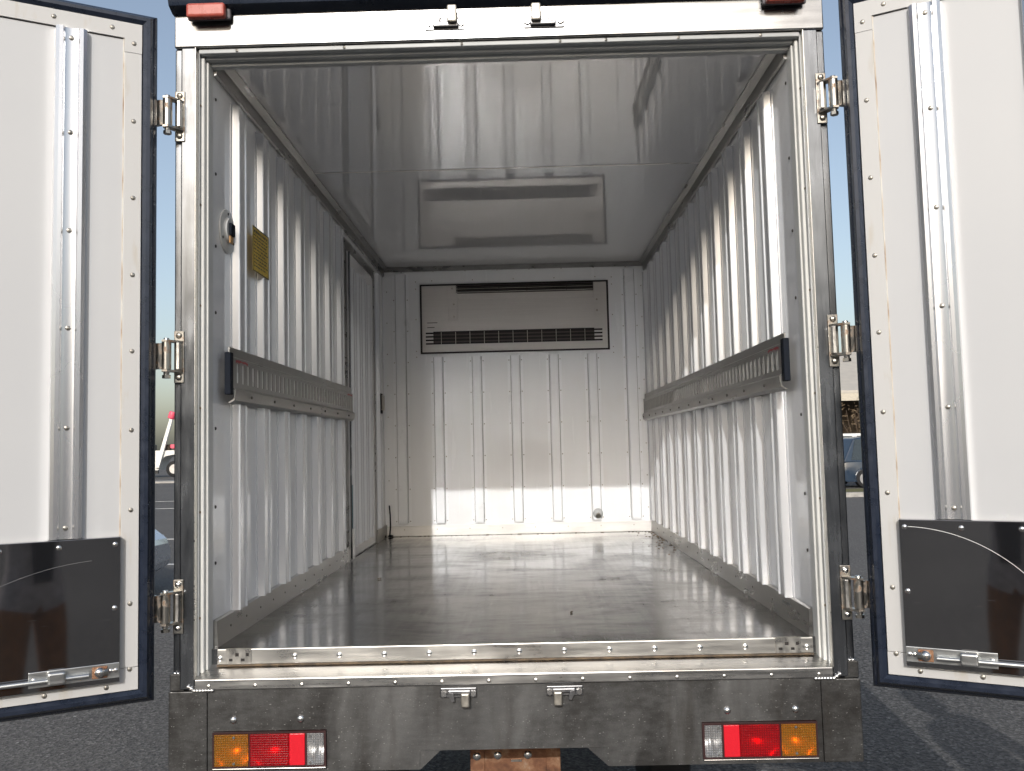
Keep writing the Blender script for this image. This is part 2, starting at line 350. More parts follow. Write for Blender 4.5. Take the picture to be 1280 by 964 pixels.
# cooling unit let into the back wall
ux0, ux1, uz0, uz1 = -.643, .647, 1.23, 1.708
simple('seal_black', (.012, .008, .008), .6)
unit = part(MB().grid([ux0, ux0+.013, ux1-.013, ux1], [uz0, uz0+.011, uz1-.011, uz1], {(1, 1)}, (0, L-.001, 0), X, Z, -Y, .012), 'cooling_unit', 'seal_black')
us = [ux0+.013, -.607, -.555, -.393, .545, .600, ux1-.013]
vz = [uz0+.011, 1.287, 1.293, 1.305, 1.317, 1.329, 1.341, 1.353, 1.365, 1.377, 1.383, 1.640, uz1-.011]
holes = {(i, j) for i in (2, 3) for j in range(2, 10)} | {(i, j) for i in (1, 4) for j in (2, 4, 6, 8)} | {(3, 11)}
part(MB().grid(us, vz, holes, (0, L-.004, 0), X, Z, -Y, .006), 'front_panel', 'unit_steel', unit)
part(MB().box(ux0+.014, ux1-.014, L-.0035, L-.0015, uz0+.012, uz1-.012), 'cavity', 'dark_cavity', unit)
for z in (1.311, 1.335, 1.359):
    part(MB().box(-.555, .545, L-.009, L-.0045, z-.004, z+.004), 'slat', 'fin_dark', unit)
for j, x in enumerate([-.50+.098*i for i in range(11)]):
    part(MB().box(x-.0018, x+.0018, L-.012, L-.0092, 1.293, 1.377), 'grille_bar', 'zinc_dull', unit)
for i in range(5):
    z = 1.645+.0115*i
    part(MB().box(-.392, .544, L-.030, L-.012, z, z+.003), 'slat', 'unit_steel' if i == 0 else 'zinc_dull' if i == 2 else 'fin_dark', unit)
for x in (-.392, -.1, .09, .36, .5405): part(MB().box(x, x+.003, L-.032, L-.011, 1.642, 1.698), 'grille_bar', 'fin_dark', unit)
part(MB().box(-.39, .545, L-.0145, L-.0102, 1.598, 1.638, .002), 'cover_strip', 'unit_steel', unit)
part(MB().box(-.450, -.385, L-.0165, L-.0102, 1.455, 1.69, .002), 'bracket', 'unit_steel', unit)
part(MB().box(.548, .585, L-.0145, L-.0102, 1.47, 1.69, .002), 'bracket', 'unit_steel', unit)
for x, z in ((-.42, 1.675), (-.41, 1.565), (-.41, 1.48), (.566, 1.575), (.566, 1.50)):
    part(MB().cyl((x, L-.014, z), (x, L-.0205, z), .007, 8), 'screw', 'zinc_dull', unit)
for z, l_ in ((1.440, .07), (1.408, .05)): part(MB().box(-.595, -.595+l_, L-.0108, L-.0102, z, z+.005), 'printed_notice', 'print_dark', unit)

# side walls with ribs, skirting, rails
def hat(y, z0, z1, sx, wd=.112, hgt=.026):
    """rib on the wall at x = sx*.9; its first edge at y"""
    h1 = [(0, 0), (0, .002), (.012, .003), (.0175, hgt-.004), (.0185, hgt-.0015), (.0205, hgt), (.0225, hgt), (.0245, hgt-.0015), (.026, hgt-.005), (.029, hgt-.006)]
    p = h1+[(wd-a, b_) for a, b_ in h1[::-1]]
    return MB().prism(p, (sx*.9, y, z0), Y, -sx*X, Z, z1-z0)
RZ0, RZ1 = .742, .917
def side_wall(sx):
    b = MB()
    if sx > 0: b.box(.9, .97, .07, L+.06, -.04, H)
    else:
        b.box(-.97, -.9, .07, 2.095, -.04, H); b.box(-.97, -.9, 2.965, L+.06, -.04, H); b.box(-.97, -.9, 2.095, 2.965, 1.70, H)
    wall = part(b, 'side_wall', 'lining_white')
    ys = [.246+.2668*k for k in range(12 if sx > 0 else 7)]
    if sx > 0: ys = [.262+.2672*k for k in range(12)]
    else: ys.append(3.03)
    for y in ys:
        if sx < 0 and y > 3: part(hat(y, .085, 1.735, sx, .10), 'rib', 'rib_aluminium', wall); continue
        part(hat(y, .080, RZ0-.001, sx), 'rib', 'rib_aluminium', wall); part(hat(y, RZ1+.001, 1.745, sx), 'rib', 'rib_aluminium', wall)
    y1 = L-.013 if sx > 0 else 2.085
    part(MB().prism([(0, 0), (-sx*.014, 0), (-sx*.010, .078), (-sx*.002, .082), (0, .082)], (sx*.899, .09, .0005), X, Z, Y, y1-.09), 'skirting', 'skirting_steel', wall)
    if sx < 0: part(MB().box(-.899, -.886, 2.975, L-.013, .0005, .082), 'skirting', 'skirting_steel', wall)
    # cove moulding
    t = MB(); t.prism([(0, 0), (-sx*.034, 0), (-sx*.034, -.006), (-sx*.012, -.020), (-sx*.010, -.062), (-sx*.004, -.066), (0, -.066)], (sx*.8985, .085, H-.0008), X, Z, Y, L-.092)
    part(t, 'cove_moulding', 'skirting_steel', wall)
    b = MB()
    for z in (.25, .42, .66, 1.02, 1.23, 1.46, 1.70): b.ball((sx*.8985, .107, z), .0055, .5, 1, 1, 6)
    for i in range(12): b.ball((sx*.883, .2+.26*i if sx > 0 else .2+.155*i, .045), .004, .5, 1, 1, 6)
    for i in range(11): b.ball((sx*.8755, .25+.28*i, H-.003), .005, 1, 1, .5, 6)
    tag(part(b, 'rivet', 'print_dark', wall), kind='stuff')
    # lashing rail: ladder of slots
    y0, y1 = .15, (3.34 if sx > 0 else 2.08); n = int((y1-y0-.04)/.0535)
    us = [y0]+sum([[y0+.045+.0535*i, y0+.045+.0535*i+.023] for i in range(n) if y0+.045+.0535*i+.023 < y1-.01], [])+[y1]
    vs = [.790, .806, .868, .880]; hl = {(i, 1) for i in range(1, len(us)-1, 2)}
    rl = MB(); rl.grid(us, vs, hl, (sx*.862, 0, 0), Y, Z, sx*X, .003)
    rail = part(rl, 'lashing_rail', 'rail_steel')
    part(MB().prism([(.0, .88), (0, .884), (.012, .888), (.012, RZ1), (.010, RZ1+.002), (.0085, RZ1), (.0085, .890), (-.003, .884), (-.003, .88)], (sx*.862, y0, 0), sx*X, Z, Y, y1-y0), 'rail_flange', 'rail_steel', rail)
    part(MB().prism([(-.003, .790), (0, .790), (0, .786), (-.007, .780), (-.008, .772), (-.004, .752), (.010, RZ0+.002), (.013, RZ0), (.008, RZ0-.002), (-.007, .749), (-.011, .772), (-.010, .783), (-.003, .789)], (sx*.862, y0, 0), sx*X, Z, Y, y1-y0), 'rail_flange', 'rail_steel', rail)
    part(MB().box(*sorted((sx*.8655, sx*.8675)), y0+.02, y1-.01, .796, .876), 'rail_backing', 'car_white', rail)
    rv = MB()
    for k in range(12):
        y = ys[k % len(ys)]+.056
        if k < len(ys) and y < y1: rv.ball((sx*.8735, y, .903), .0055, .5, 1, 1, 6); rv.ball((sx*.8475, y, .764), .0055, .6, 1, 1, 6)
    tag(part(rv, 'rivet', 'print_dark', rail), kind='stuff')
    part(MB().box(min(sx*.857, sx*.876), max(sx*.857, sx*.876), .118, .1495, .765, .898, .003), 'end_cap', 'black_plastic', rail)
    pr = MB(); y = y0+.034
    pts = [(0, 0), (.012, .004), (.03, .001), (.052, .006), (.075, .003), (.095, .005), (.118, .001), (.118, .008), (.09, .012), (.06, .009), (.035, .013), (.014, .011), (0, .009)]
    pr.prism(pts, (sx*.8612, y, .867+.002), Y, Z, -sx*X, .0008); part(pr, 'printed_mark', 'print_red', rail)
    if sx < 0:
        pr = MB(); pr.prism([(a-.13, b_) for a, b_ in pts], (sx*.8612, 2.07, .869), Y, Z, -sx*X, .0008); part(pr, 'printed_mark', 'print_red', rail)
    return wall
lwall = side_wall(-1); rwall = side_wall(1)
# little things on the left wall
rel = part(MB().cyl((-.8995, .205, 1.300), (-.893, .205, 1.300), .072, 28, bev=.002), 'inner_release', 'release_white', lwall)
rel2 = MB(); rel2.cyl((-.893, .205, 1.303), (-.884, .205, 1.303), .044, 24, .038, 0); part(rel2, 'release_collar', 'release_white', lwall)
part(MB().box(-.8845, -.876, .186, .226, 1.285, 1.325, .002), 'release_button', 'black_plastic', lwall)
part(MB().box(-.8838, -.878, .184, .214, 1.258, 1.283, .003), 'release_tab', 'release_ochre', lwall)
b = MB()
for a in (90, 210, 330): b.ball((-.8925, .205+.058*math.cos(R(a)), 1.300+.058*math.sin(R(a))), .005, .5, 1, 1, 6)
tag(part(b, 'rivet', 'print_dark', lwall), kind='stuff')
lab = part(MB().box(-.8735, -.8725, .397, .585, 1.213, 1.372), 'caution_label', 'label_yellow', lwall)
part(MB().grid([.397, .401, .581, .585], [1.213, 1.217, 1.368, 1.372], {(1, 1)}, (-.8724, 0, 0), Y, Z, X, .0006), 'label_border', 'label_black', lwall)
b = MB()
for i in range(11):
    z = 1.352-.012*i; x = .41
    while x < .565:
        l_ = random.uniform(.008, .03)
        if x+l_ < .572: b.box(-.8724, -.872, x, x+l_, z, z+.004 if i else z+.008)
        x += l_+random.uniform(.004, .010)
tag(part(b, 'printed_text', 'label_black', lwall), kind='stuff')
# side door in the left wall
sdoor = part(MB().box(-.965, -.897, 2.11, 2.95, .004, 1.682, .003), 'side_door', 'lining_white')
for y in [2.20+.172*i for i in range(4)]: part(hat(y, .06, 1.60, -1, .09, .018), 'rib', 'rib_aluminium', sdoor).location.x = .003
part(MB().grid([2.06, 2.112, 2.946, 2.99], [.001, .003, 1.68, 1.735], {(1, 1), (1, 0)}, (-.8995, 0, 0), Y, Z, X, .006), 'door_frame', 'skirting_steel', sdoor)
part(MB().box(-.8885, -.879, 2.118, 2.135, .01, 1.67, .002), 'edge_strip', 'steel_frame', sdoor)
part(MB().box(-.895, -.868, 3.05, 3.12, .82, .95, .004), 'door_lock', 'black_plastic', sdoor)
part(MB().box(-.8678, -.862, 3.055, 3.15, .84, .94, .003), 'lock_cover', 'zinc_dull', sdoor)
part(MB().box(-.8788, -.8762, 2.121, 2.131, .17, .40), 'scrape_mark', 'teal_scrape', sdoor)
part(MB().box(-.8787, -.873, 2.119, 2.165, .006, .165, .002), 'repair_plate', 'bare_patch', sdoor)
# outer skins
for sx in (-1, 1): part(MB().box(min(sx*.972, sx*.985), max(sx*.972, sx*.985), .105, L+.08, -.15, H+.1), 'outer_skin', 'car_white')
part(MB().box(-.985, .985, L+.085, L+.1, -.15, H+.1), 'outer_skin', 'car_white')
part(MB().grid([-.897, -.88, .88, .897], [H-.034, H-.0012], set(), (0, L-.0005, 0), X, Z, -Y, .012), 'cove_moulding', 'skirting_steel', back)

# rear frame
hd = MB()
hd.box(-.988, .988, 0, .10, 1.822, 1.960, .004)
header = part(hd, 'header', 'header_steel')
part(MB().prism([(.06, .0), (-.012, 0), (-.040, .012), (-.048, .03), (-.048, .085), (-.02, .10), (.06, .10)], (-.99, 0, 1.9225), Y, Z, X, 1.98), 'roof_visor', 'visor_navy')
for sx in (-1, 1):
    a = lambda p, q: (min(sx*p, sx*q), max(sx*p, sx*q))
    post = part(MB().box(*a(.9225, .966), 0, .10, -.0985, 1.8205, .003), 'post', 'steel_frame')
    part(MB().box(*a(.9665, .989), .010, .10, -.0985, 1.8205, .004), 'post_channel', 'steel_frame', post)
    part(MB().box(*a(.9215, .9245), -.0015, .02, -.07, 1.8215, .001), 'post_edge', 'strip_steel', post)
    # pale liner of the opening in two steps
    lin = part(MB().box(*a(.918, .9220), .02, .036, -.065, 1.819), 'jamb_liner', 'liner_grey')
    part(MB().box(*a(.9065, .9175), .030, .06, -.060, 1.805, .004), 'liner_lip', 'liner_pale', lin)
    part(MB().box(*a(.8992, .9060), .045, .088, -.055, 1.795, .003), 'liner_lip', 'liner_pale', lin)
    b = MB()
    for z in [.1+.31*i for i in range(6)]: b.ball((sx*.9172, .028, z), .004, .6, 1, 1, 6)
    tag(part(b, 'rivet', 'dirt', lin), kind='stuff')
hl = part(MB().box(-.9175, .9175, .012, .036, 1.8065, 1.8205, .002), 'header_liner', 'liner_grey')
part(MB().box(-.906, .906, .037, .06, 1.797, 1.8205, .004), 'liner_lip', 'liner_grey', hl)
part(MB().box(-.8985, .8985, .061, .088, 1.786, 1.832, .003), 'liner_lip', 'liner_grey', hl)
b = MB()
for x in (-.80, -.47, -.11, .19, .33, .55, .80): b.ball((x, .011, 1.813), .005, 1, .6, 1, 6)
tag(part(b, 'rivet', 'zinc_dull', hl), kind='stuff')
# sill: strip, ledge, lip
strip = part(MB().box(-.878, .888, .062, .0745, -.044, .001, .002), 'step_strip', 'strip_steel')
for i in range(12):
    x = -.80+.1375*i if i else -.862
    x = -.862 if i == 0 else (-.78+.1335*i)
    if abs(x) < .77: part(MB().ball((x, .0615, -.022), .0085, 1, .5, 1, 10), 'screw', 'bright_bolt', strip)
for s in (-1, 1): part(MB().ball((.870*s, .0615, -.026), .0085, 1, .5, 1, 10), 'screw', 'bright_bolt', strip)
for s in (-1, 1):
    x0, x1 = sorted((s*.776, s*.851))
    xs = [x0]; zs_ = [-.042, -.034, -.026, -.020, -.010, .0025]
    us = [x0]+[x0+(x1-x0)*f for f in (.12, .27, .37, .52, .60, .75, .80, .92)]+[x1]
    part(MB().grid(us, zs_, {(1, 1), (5, 1), (3, 3), (7, 3)} if s > 0 else {(1, 1), (5, 1), (3, 3), (7, 3)}, (0, .0618, 0), X, Z, -Y, .0035), 'latch_plate', 'zinc', strip)
    part(MB().box(x0+.002, x1-.002, .05815, .0612, .0031, .0045), 'latch_lip', 'zinc_dull', strip)
    part(MB().box(x0+.001, x1-.001, .0612, .0617, -.041, .001), 'latch_recess', 'dark_cavity', strip)
ledge = part(MB().prism([(.0745, -.0455), (.0745, -.058), (.002, -.0775), (.0, -.070)], (-.9215, 0, 0), Y, Z, X, 1.843), 'sill_ledge', 'sill_steel')
part(MB().box(-.9212, .9212, -.004, .010, -.100, -.0695, .003), 'sill_lip', 'sill_steel', ledge)
b = MB(); b.prism([(0, 0), (.006, 0), (.002, .003), (0, .0045)], (-.878, .0615, -.0478), -Y, Z, X, 1.766)
part(b, 'dirt_fillet', 'dirt', ledge)
for i in range(14): part(MB().ball((-.88+.1354*i, -.004, -.089), .006, 1, .5, 1, 8), 'screw', 'zinc', ledge)
# rear panel with its notch, corner plates, lamp openings
pan = MB()
us = [-.8845, -.868, -.540, -.271, -.212, .212, .271, .540, .868, .8845]; vs = [-.337, -.3215, -.284, -.2185, -.1005]
hs = {(1, 1), (1, 2), (7, 1), (7, 2)} | {(i, j) for i in (3, 4, 5) for j in (0, 1)}
pan.grid(us, vs, hs, (0, .004, 0), X, Z, Y, .012)
pan.prism([(0, 0), (.0585, 0), (0, -.0525)], (-.2705, .004, -.2845), X, Z, Y, .012)
pan.prism([(0, 0), (-.0585, 0), (0, -.0525)], (.2705, .004, -.2845), X, Z, Y, .012)
panel = part(pan, 'rear_panel', 'galvanised')
for s in (-1, 1):
    cp = part(MB().box(*sorted((s*.8852, s*.998)), -.001, .10, -.337, -.1035, .003), 'corner_plate', 'galvanised', panel)
    wb = MB(); zc = -.1015
    for i in range(9): wb.ball((s*(.872+.0085*i), -.003, zc+(.0 if i < 7 else .006*(i-6))), .0065, 1.1, .6, .8, 8)
    for i in range(4): wb.ball((s*(.955+.009*i), .004, -.052), .005, 1.2, .7, .7, 8)
    part(wb, 'weld_bead', 'bright_bolt', panel)
    part(MB().box(*sorted((s*.955, s*.9965)), .003, .10, -.1034, -.054, .003), 'corner_plate', 'galvanised', panel)
    for x in (.81, .615): part(MB().ball((s*x, .002, -.187), .0105, 1, .7, 1, 10), 'bolt', 'bright_bolt', panel)
part(MB().box(-.88, -.30, .060, .064, -.33, -.11), 'panel_backing', 'chassis_black'); part(MB().box(.30, .88, .060, .064, -.33, -.11), 'panel_backing', 'chassis_black')
# tail lamps
def bowl(b, x0, x1, z0, z1, y0, depth, cx, cz):
    n = 12; vt = []
    for i in range(n+1):
        row = []
        for j in range(n+1):
            x = x0+(x1-x0)*i/n; z = z0+(z1-z0)*j/n
            d = min(1, (((x-cx)/((x1-x0)*.62))**2+((z-cz)/((z1-z0)*.62))**2))
            row.append(b.bm.verts.new((x, y0+depth*(1-d), z)))
        vt.append(row)
    for i in range(n):
        for j in range(n): b.bm.faces.new((vt[i][j], vt[i+1][j], vt[i+1][j+1], vt[i][j+1])).smooth = True
def tail_light(s):
    o = part(MB().grid([-.164, -.158, -.060, -.055, .104, .110, .158, .164], [-.0495, -.0445, .0445, .0495], {(1, 1), (3, 1), (5, 1)}, (0, -.006, 0), X, Z, Y, .045), 'tail_light', 'lamp_housing')
    o.location = (s*.704, 0, FZ-.2695); o.scale.x = -s if s > 0 else 1
    part(MB().box(-.163, .163, .040, .042, -.049, .049), 'lamp_back', 'chassis_black', o)
    for x0, x1, mt, nm in ((-.158, -.060, 'lens_amber', 'amber_lens'), (-.055, .058, 'lens_red', 'red_lens'), (.110, .158, 'lens_clear', 'clear_lens')):
        q = MB(); bowl(q, x0, x1, -.0445, .0445, .0005, .036, x0+(x1-x0)*.60, .004); part(q, 'reflector', 'lamp_reflector', o)
        part(MB().box(x0, x1, -.0100, -.0065, -.0444, .0444, .0015), nm, mt, o)
    part(MB().box(.059, .104, -.0095, -.002, -.0444, .0444, .002), 'red_reflector', 'reflex_red', o)
    for x in (-.100, .120):
        for z in (-.036, .037): part(MB().cyl((x, -.0105, z), (x, -.0135, z), .0038, 8), 'screw', 'bright_bolt', o)
    part(MB().box(-.163, .163, -.010, -.004, -.0535, -.0505, .001), 'lamp_trim', 'bright_bolt', o)
    return o
tail_light(-1); tail_light(1)
# marker lamps on the header
for x, z in ((-.874, 1.916), (.866, 1.912)):
    o = part(MB().box(-.066, .066, -.012, .003, -.020, .022, .006), 'marker_light', 'marker_base'); o.location = (x, -.012-.0, FZ+z)
    part(MB().box(-.060, .056, -.040, -.013, -.024, .020, .008, 3), 'red_lens', 'marker_red', o)
metal('keeper_metal', (.23, .23, .235), .36, None, .2, 40, .1)
# latch keepers
def keeper(x, z, fl, tab):
    o = part(MB().box(-.052, .052, -.004, .0, -.014, .014, .003), 'latch_keeper', 'keeper_metal'); o.location = (x, -.0005, FZ+z); o.scale = (tab, 1, fl)
    part(MB().box(-.030, .036, -.016, -.0042, -.003, .010, .003), 'keeper_bar', 'keeper_metal', o)
    part(MB().box(-.014, .011, -.030, -.0165, -.036, .004, .004), 'keeper_cam', 'zinc_dull', o).location.x = .022
    part(MB().prism([(0, 0), (.010, -.018), (.018, -.016), (.014, .006), (0, .008)], (-.028, -.0045, -.004), X, Z, -Y, .014), 'keeper_tab', 'keeper_metal', o)
    for xx in (-.042, .043): part(MB().cyl((xx, -.004, -.002), (xx, -.011, -.002), .0085, 6), 'bolt', 'bright_bolt', o)
keeper(-.156, -.121, 1, 1); keeper(.150, -.121, 1, -1); keeper(-.160, 1.870, -1.35, 1.18); keeper(.142, 1.868, -1.35, -1.18)

# chassis under the box: cross member, rails, rear wheels
xm = part(MB().box(-.14, .138, .25, .256, -.56, -.352, .002), 'cross_member', 'rusty_steel')
for x in (-.143, .095): part(MB().box(x, x+.045, .244, .2495, -.56, -.345, .002), 'flange', 'rusty_steel', xm)
for x in (-.057, .038, -.122): part(MB().ball((x, .249 if x > -.1 else .243, -.385), .013, 1, .6, 1, 10), 'bolt', 'bright_bolt', xm)
part(MB().box(-.015, .018, .246, .2495, -.404, -.398), 'slot', 'zinc', xm)
for s in (-1, 1): part(MB().box(*sorted((s*.30, s*.37)), .26, 4.6, -.36, -.17), 'chassis_rail', 'chassis_black')
part(MB().box(-.80, .80, .45, .52, -.30, -.17), 'lamp_beam', 'chassis_black')
part(MB().cyl((-.6, 1.6, .35-FZ), (.6, 1.6, .35-FZ), .06), 'axle', 'chassis_black')
for s in (-1, 1):
    wh = part(MB().cyl((s*.55, 1.6, .35-FZ), (s*.73, 1.6, .35-FZ), .35, 28, bev=.03), 'wheel', 'tyre')
    part(MB().cyl((s*.731, 1.6, .35-FZ), (s*.735, 1.6, .35-FZ), .17, 20), 'rim', 'zinc_dull', wh)
for s in (-1, 1):
    wh = part(MB().cyl((s*.62, 4.9, .35-FZ), (s*.80, 4.9, .35-FZ), .35, 28, bev=.03), 'wheel', 'tyre')
    part(MB().cyl((s*.801, 4.9, .35-FZ), (s*.806, 4.9, .35-FZ), .18, 20), 'rim', 'zinc_dull', wh)
cab = part(MB().prism([(3.72, -.45), (5.4, -.45), (5.45, .35), (5.05, 1.25), (3.72, 1.25)], (-.84, 0, 0), Y, Z, X, 1.68), 'cab', 'car_white')

# hinges
def hinge_parts(z):
    o = part(MB().box(-.016, .014, -.004, 0, -.078, .078, .0025), 'hinge', 'hinge_metal')
    o.location = (.970, -.0005, FZ+z)
    for zz in (-.061, .064): part(MB().ball((-.001, -.005, zz), .0095, 1, .8, 1, 8), 'bolt', 'bright_bolt' if z < .5 else 'zinc_dull', o)
    for zz in (-.047, .041):
        part(MB().prism([(-.014, 0), (.013, 0), (.036, -.030), (.032, -.046), (.016, -.046), (-.010, -.012)], (0, -.0042, zz), X, Y, Z, .006), 'fork', 'hinge_metal', o)
    part(MB().cyl((.023, -.036, -.056), (.023, -.036, .053), .0085, 14, bev=.002), 'pin', 'zinc', o)
    part(MB().cyl((.023, -.036, -.066), (.023, -.036, -.0565), .012, 6), 'pin_nut', 'hinge_metal', o)
    part(MB().cyl((.023, -.036, -.040), (.023, -.036, .040), .0135, 16), 'barrel', 'hinge_metal', o)
    part(MB().box(-.012, -.002, -.030, -.0045, -.0405, .0405, .002), 'stop', 'zinc', o)
    part(MB().prism([(.030, -.040), (.036, -.030), (.115, -.004), (.118, -.016), (.060, -.040)], (0, 0, -.038), X, Y, Z, .076), 'strap', 'hinge_metal', o)
    part(MB().ball((.070, -.034, 0), .006, n=8), 'rivet', 'zinc', o)
    return o
hs = [hinge_parts(z) for z in (1.605, .872, .140)]
for h in hs:
    c = copy_tree(h, truck); c.scale.x = -1; c.location.x = -.970

# ---------------------------------------------------------------- rear doors (door coordinates: x from the hinge edge, y away from the viewer, z up)
DW, DZ0, DZ1 = .915, -.067, 1.845
dr = link('rear_door', MB().box(.0, DW, .0065, .078, DZ0, DZ1, .002).mesh('rear_door', 'door_white'), truck, (1.040, -.10, FZ), -R(28))
def dpart(mb, name, mat, parent=None, smooth=True): return mb.build(name, mat, parent or dr, smooth=smooth)
fr = .047
dpart(MB().box(0, fr, 0, .006, DZ0+.062, 1.756, .0015), 'edge_strip', 'door_strip')
dpart(MB().box(DW-fr, DW, 0, .006, DZ0+.062, 1.756, .0015), 'edge_strip', 'door_strip')
tp = MB(); tp.grid([0, fr, DW-fr, DW], [1.757, 1.798, DZ1], {(1, 0)}, (0, 0, 0), X, Z, Y, .006); dpart(tp, 'edge_strip', 'door_strip')
bt = MB(); bt.grid([0, fr, DW-fr, DW], [DZ0, -.036, DZ0+.061], {(1, 1)}, (0, 0, 0), X, Z, Y, .006); dpart(bt, 'edge_strip', 'door_strip')
dpart(MB().box(fr+.0003, fr+.0035, .0035, .0068, .36, 1.796), 'seal_or_shade_line', 'sealant')
dpart(MB().box(fr+.004, DW-fr, .0045, .0068, 1.7955, 1.7977), 'shadow_gap', 'print_dark')
dpart(MB().box(DW-fr-.0035, DW-fr-.0003, .0035, .0068, .36, 1.796), 'seal_or_shade_line', 'sealant')
rib = [(0, .0065), (.003, -.012), (.012, -.019), (.0215, -.019), (.0265, -.010), (.031, -.0085), (.054, -.0085), (.0585, -.010), (.0635, -.019), (.073, -.019), (.082, -.012), (.085, .0065)]
for u in (.1425, .415, .6875): 
    dpart(MB().prism(rib, (u, 0, .3605), X, Y, Z, 1.794-.3605), 'rib', 'door_rib_aluminium')
    for z in (1.765, 1.4915, 1.212, .938, .662, .39):
        dpart(MB().ball((u+.0425, -.0095, z), .0068, 1, .55, 1, 8), 'screw', 'zinc_dull')
for z in (1.785, 1.552, 1.325, 1.10, .88, .655, .43, .17, -.01):
    for u in (.0215, DW-.0215): dpart(MB().ball((u, -.0005, z), .0068, 1, .5, 1, 8), 'screw', 'zinc_dull')
for u in [.08+.15*i for i in range(6)]:
    for z in (1.823, -.052): dpart(MB().ball((u, -.0005, z), .0068, 1, .5, 1, 8), 'screw', 'zinc_dull')
kp = dpart(MB().box(.0485, DW-.0485, -.024, .0064, -.0345, .3585, .0015), 'kick_plate', 'kick_plate_steel')
kp.material_slots[0].link = 'OBJECT'; kp.material_slots[0].material = M['kick_plate_steel']
for u in (.062, .2005, .340, .48, .62, .76, .853): dpart(MB().ball((u, -.0245, .339), .0075, 1, .6, 1, 10), 'screw', 'bright_bolt')
for u in (.062, .853): dpart(MB().ball((u, -.0245, .166), .0075, 1, .6, 1, 10), 'screw', 'bright_bolt')
# rubber gasket round the edge, two bulbs
ga = MB()
prof = [(-.002, .002), (-.012, -.006), (-.022, -.006), (-.029, .004), (-.031, .012), (-.036, .016), (-.043, .026), (-.046, .045), (-.044, .07), (-.030, .078), (-.002, .078)]
loop = []
e = .0005
for p, q in prof: loop.append([Vector((p-e, q, DZ0+p-e)), Vector((DW-p+e, q, DZ0+p-e)), Vector((DW-p+e, q, DZ1-p+e)), Vector((p-e, q, DZ1-p+e))])
vv = [[ga.bm.verts.new(c) for c in row] for row in loop]; np_ = len(prof)
for i in range(np_):
    for k in range(4): ga.bm.faces.new((vv[i][k], vv[(i+1) % np_][k], vv[(i+1) % np_][(k+1) % 4], vv[i][(k+1) % 4])).smooth = True
bmesh.ops.recalc_face_normals(ga.bm, faces=ga.bm.faces[:])
dpart(ga, 'gasket', 'rubber_navy')
dpart(MB().box(-.02, DW+.02, .0785, .098, DZ0-.03, DZ1+.03, .004), 'outer_skin', 'car_white')
# sliding latch at the foot of the kick plate
metal('zinc_latch', (.60, .61, .60), .32, (.4, 4, 4), .2, 20, .1)
dpart(MB().box(.0495, .268, -.0275, -.0243, -.0225, .0185, .0015), 'latch_plate', 'zinc_latch')
dpart(MB().cyl((.125, -.036, -.006), (.86, -.036, -.006), .0065, 12), 'latch_rod', 'zinc_latch')
dpart(MB().box(.180, .224, -.052, -.028, -.018, .0165, .006, 3), 'latch_guide', 'zinc_latch')
dpart(MB().cyl((.080, -.0277, -.003), (.105, -.034, -.003), .011, 10), 'latch_stem', 'hinge_metal')
dpart(MB().ball((.098, -.033, -.002), .014, 1, .8, 1, 12), 'latch_knob', 'bright_bolt')
dpart(MB().box(.079, .117, -.031, -.0277, -.018, .0135, .003), 'latch_washer', 'rusty_steel')
for u in (.058, .070, .255): dpart(MB().ball((u, -.0278, -.002), .0062, 1, .6, 1, 8), 'screw', 'bright_bolt')
dl = copy_tree(dr, truck); dl.location = (-1.043, -.10, FZ); dl.rotation_euler = (0, 0, R(28.5)); dl.scale.x = -1
for ch in dl.children:
    if ch.name.startswith('kick_plate'): ch.material_slots[0].material = M['kick_plate_steel_worn']

# ---------------------------------------------------------------- scraps on the floor of the box
def scrap(x, y, rz, label, sc_=1.):
    b = MB(); b.prism([(-.012, -.004), (0, -.007), (.013, -.002), (.010, .005), (-.004, .006)], (0, 0, 0), X*sc_, Y*sc_, Z, .003)
    for i, v in enumerate(b.bm.verts): v.co.z += .0015*(i % 3)
    tag(b.build('debris', 'leaf_dry', None, (x, y, FZ+.0005), rz), label, 'debris', 'scraps lying on the box floor')
scrap(-.62, 1.42, .6, 'dark scrap on the box floor nearest the left side door', .9)
scrap(.20, .52, .8, 'small dark sliver on the front floor plate right of centre', .6)
b = MB()
for i in range(60):
    t_ = random.random(); x = .70+.19*random.random()**.4; y = 2.0+1.33*random.random()**.5
    if x > .885-.25*(L-y) or True: b.ball((x, y, .001), random.uniform(.002, .006), random.uniform(1, 2.5), random.uniform(1, 2), .35, 5)
for i in range(40): b.ball((random.uniform(-.85, .86), L-.018-.02*random.random()**2, .001), random.uniform(.002, .005), random.uniform(1, 3), 1, .35, 5)
tag(part(b, 'grit', 'dirt'), kind='stuff')

